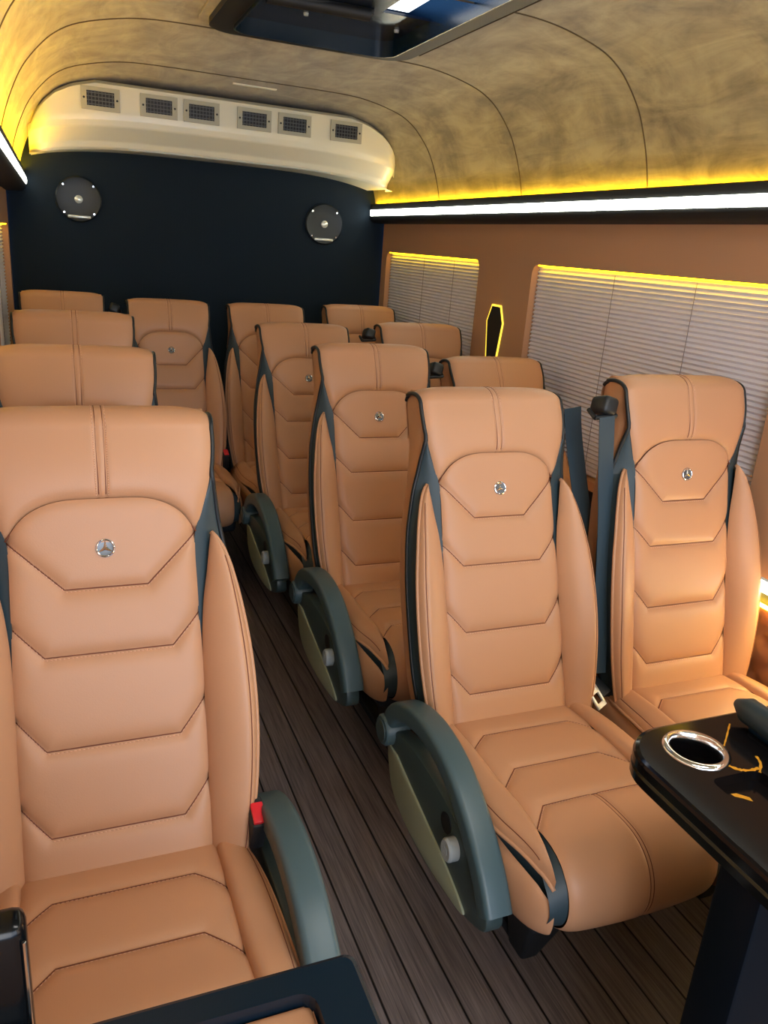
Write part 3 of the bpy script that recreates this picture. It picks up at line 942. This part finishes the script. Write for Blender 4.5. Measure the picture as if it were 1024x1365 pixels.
seat_belt('dark seat belt hanging between the two front right seats with silver tongue', XW, 1.250, 13.5)
seat_belt('small dark belt guide left of the second row window headrest', XW, 1.960, 28.5, False)
seat_belt('small dark belt guide left of the third row window headrest', XW, 2.655, 20.6, False)
seat_belt('small dark belt guide between the two leftmost back row seats', .431, 3.260, 20.0, False)

# ------------------------------------------------------------------ tables at the front
def rr_xy(x0, x1, y0, y1, rs, n=8):
    out = []
    for cx_, cy_, a0, r in ((x1-rs[0], y1-rs[0], 0, rs[0]), (x0+rs[1], y1-rs[1], 90, rs[1]), (x0+rs[2], y0+rs[2], 180, rs[2]), (x1-rs[3], y0+rs[3], 270, rs[3])):
        for k in range(n+1):
            a = math.radians(a0+90*k/n); out.append((cx_+r*math.cos(a), cy_+r*math.sin(a)))
    return out
TZ = H-.62
rt = thing('side_table', 'glossy black table with chrome cup holder on the right, on a slab leg', 'table', (1.12, .5, 0))
O = Vector((1.12, .5, 0))
def holed_top(x0, x1, y0, y1, rs, holes, z0, z1, bev, name, matl, parent, org):
    bm = bmesh.new()
    out = rr_xy(x0, x1, y0, y1, rs)
    def loop(pts, z):
        v = [bm.verts.new((a-org.x, b-org.y, z)) for a, b in pts]
        return [bm.edges.new((v[i], v[(i+1) % len(v)])) for i in range(len(v))]
    def inset(pts, d):
        cx_, cy_ = (x0+x1)/2, (y0+y1)/2
        return [(cx_+(a-cx_)*(1-2*d/(x1-x0)), cy_+(b-cy_)*(1-2*d/(y1-y0))) for a, b in pts]
    es = loop(inset(out, bev), z1)
    for h, dep in holes: es += loop(h, z1)
    bmesh.ops.triangle_fill(bm, use_beauty=True, edges=es)
    m = MB(); m.frombm(bm)
    n = len(out)
    rings = [(inset(out, bev), z1), (inset(out, bev*.3), z1-bev*.3), (out, z1-bev), (out, (z0+z1)/2+.003), (inset(out, .003), (z0+z1)/2), (out, (z0+z1)/2-.003), (out, z0+bev), (inset(out, bev), z0)]
    for (p, za), (q, zb) in zip(rings, rings[1:]):
        m.add([(a-org.x, b-org.y, za) for a, b in p]+[(a-org.x, b-org.y, zb) for a, b in q], [(i, (i+1) % n, n+(i+1) % n, n+i) for i in range(n)])
    m.add([(a-org.x, b-org.y, z0) for a, b in rings[-1][0]], [tuple(range(n))])
    for h, dep in holes:
        k = len(h)
        m.add([(a-org.x, b-org.y, z1) for a, b in h]+[(a-org.x, b-org.y, z1-dep) for a, b in h], [(i, (i+1) % k, k+(i+1) % k, k+i) for i in range(k)])
        m.add([(a-org.x, b-org.y, z1-dep) for a, b in h], [tuple(range(k))])
    return m.build(name, matl, parent, 14)
cupc = (.782, .684)
circ = [(cupc[0]+.036*math.cos(2*PI*i/36), cupc[1]+.036*math.sin(2*PI*i/36)) for i in range(36)]
rec = rr_xy(.752, .835, .38, .626, (.012, .012, .012, .012), 4)
holed_top(.688, 1.535, .22, .748, (.02, .075, .06, .02), [(circ, .055), (rec, .016)], TZ-.042, TZ, .006, 'table_top', GLOSS_T, rt, O)
m = MB(); m.lathe([(.034, -.012), (.0345, .001), (.037, .0038), (.041, .0040), (.0445, .0022), (.0455, 0)], 48, lambda a, b, c: Vector((cupc[0]-O.x+a, cupc[1]-O.y+b, TZ+c)), cap=False)
tag(m.build('cup_holder_ring', CHROME, rt), 'chrome cup holder ring')
m = MB(); m.box(.712-O.x, 1.48-O.x, .487-O.y, .552-O.y, 0, TZ-.043, .006, 2); m.build('slab_leg', LEGM, rt)
m = MB(); m.box(.845-O.x, .965-O.x, .40-O.y, .612-O.y, TZ, TZ+.005, .002, 2); m.build('raised_plate', GLOSS_T, rt)
def vein(pts, w):
    m = MB(); P = catmull([(a, b, 0) for a, b in pts], 6)
    vs = []; fs = []
    for i, p in enumerate(P):
        t = (P[min(i+1, len(P)-1)]-P[max(i-1, 0)]).normalized(); nn = Vector((-t.y, t.x, 0))
        ww = w*(.45+random.random()*.8)
        for s in (-1, 1): q = p+nn*ww*s; vs.append((q.x-O.x, q.y-O.y, TZ+.0004))
    for i in range(len(P)-1): fs.append((2*i, 2*i+1, 2*i+3, 2*i+2))
    m.add(vs, fs); return m
def tz(px, py):
    d = MCAM.T_ @ Vector((px-512, py-682.5, FPX)); k = (TZ-H)/d.z
    return (d.x*k, d.y*k)

# ------------------------------------------------------------------ camera
FPX = 1050.0
right_v = Vector((0.92741161, -0.36688633, 0.07281571))
down_v = Vector((-0.05226964, -0.31988162, -0.94601461))
fwd_v = Vector((0.37037223, 0.87353888, -0.31583894))
class MCAM: T_ = Matrix((right_v, down_v, fwd_v)).transposed()
cam_d = bpy.data.cameras.new('camera'); cam = bpy.data.objects.new('camera', cam_d); COL.objects.link(cam)
R3 = Matrix((right_v, -down_v, -fwd_v)).transposed()
cam.matrix_world = Matrix.Translation((0, 0, H)) @ R3.to_4x4()
cam_d.sensor_fit = 'VERTICAL'; cam_d.sensor_height = 36; cam_d.sensor_width = 27
cam_d.lens = 36*FPX/1365; cam_d.clip_start = .02
bpy.context.scene.camera = cam

for pts, w in (([(973, 965), (968, 985), (963, 1002)], .0016), ([(972, 1021), (985, 1026), (1000, 1027), (1012, 1024)], .0030), ([(1013, 1030), (1014, 1018), (1008, 1008)], .0022), ([(1022, 968), (1030, 975), (1050, 985)], .002)):
    tag(vein([tz(*p) for p in pts], w).build('gold_vein', GOLD, rt), 'gold vein in the black top')
m = MB()
P = [tz(*p) for p in ((983, 1046), (990, 1048), (1000, 1052))]
m.add([(a-O.x+dx, b-O.y+dy, TZ-.0155) for (a, b), dx, dy in ((P[0], -.004, .003), (P[1], .0, .006), (P[2], .006, .002), (P[2], .004, -.006), (P[1], 0, -.004), (P[0], -.003, -.003))], [tuple(range(6))])
tag(m.build('gold_vein', GOLD, rt), 'gold vein in the recess')
gb = thing('grab_bar', 'thick dark rounded bar lying on the glossy right table behind the cup holder', 'bar', (.90, .70, TZ))
m = MB()
pp = [Vector((0, .035-.30*i/14, .0245)) for i in range(15)]
m.tube(pp, lambda u: .0195*min(1, (max(0, u)/.05*.9+.35)) if u < .05 else .0195, 20)
m.build('bar_body', BARM, gb)
m = MB(); m.box(-.009, .009, -.26, .0, 0, .012, .003); m.build('bar_base', GLOSS_N, gb)

lt = thing('tray_table', 'black table with a recessed tan leather tray at bottom left', 'table', (.03, .38, 0))
O2 = Vector((.03, .38, 0))
tray = rr_xy(-.12, .177, .20, .493, (.016, .016, .016, .016), 4)
holed_top(-.16, .224, .16, .522, (.010, .010, .010, .010), [(tray, .020)], TZ-.035, TZ, .005, 'table_top', GLOSS_N, lt, O2)
m = MB(); m.box(-.118-O2.x, .175-O2.x, .202-O2.y, .491-O2.y, TZ-.0205, TZ-.012, .006, 2); tag(m.build('leather_inlay', LEATHER, lt), 'tan leather tray lining')
m = MB(); m.box(-.10-O2.x, .10-O2.x, .30-O2.y, .36-O2.y, 0, TZ-.036, .005); m.build('slab_leg', GLOSS_N, lt)
co = thing('side_console', 'tall glossy black console edge at the far left bottom, by the near left seat', 'console', (-.11, .548, 0))
m = MB(); m.box(-.05, .061, -.016, .014, 0, .803, .010, 3); m.build('console_body', GLOSS, co)
m = MB(); m.tube([(.0595, -.0155, .02), (.0595, -.0155, .788)], .0016, 6); m.build('bright_edge', CHROME, co)

# ------------------------------------------------------------------ light and render settings
w = bpy.data.worlds.new('world'); bpy.context.scene.world = w; w.use_nodes = True
bg = w.node_tree.nodes['Background']; bg.inputs[0].default_value = (.14, .42, 1.0, 1); bg.inputs[1].default_value = 1.3

def area(name, loc, rot, sx, sy, power, color):
    l = bpy.data.lights.new(name, 'AREA'); l.shape = 'RECTANGLE'; l.size = sx; l.size_y = sy; l.energy = power; l.color = color
    o = bpy.data.objects.new(name, l); COL.objects.link(o); o.location = loc; o.rotation_euler = [math.radians(a) for a in rot]
    return o
# daylight through the windscreen behind the camera
area('windscreen_daylight', (XC, -1.15, 1.10), (84, 0, 0), 1.5, 1.0, 21, (.96, .98, 1.0))
# added warm fill from the left behind the camera, for the right seats
area('left_front_fill', (-.12, -.75, 1.15), (84, 0, -40), .8, 1.3, 16, (1, .96, .88))
area('right_front_fill', (1.5, -.55, 1.15), (90, 0, 62), .9, 1.3, 4.5, (1, .95, .92))  # added fill from the right, brightens the nearest left seat
# added overhead fill for the cushions, with a made-up housing out of view
m = MB(); m.box(.44, 1.12, .06, .44, H+.532, H+.556, .006); m.build('added_fill_housing', CREAM, ceil)
area('overhead_fill', (.78, .25, 1.805), (14, 0, 0), .6, .3, 7.5, (1, .97, .93))

sc_ = bpy.context.scene
sc_.view_settings.view_transform = 'Standard'; sc_.view_settings.look = 'None'
sc_.view_settings.exposure = 0; sc_.view_settings.gamma = 1
sc_.view_settings.use_curve_mapping = False
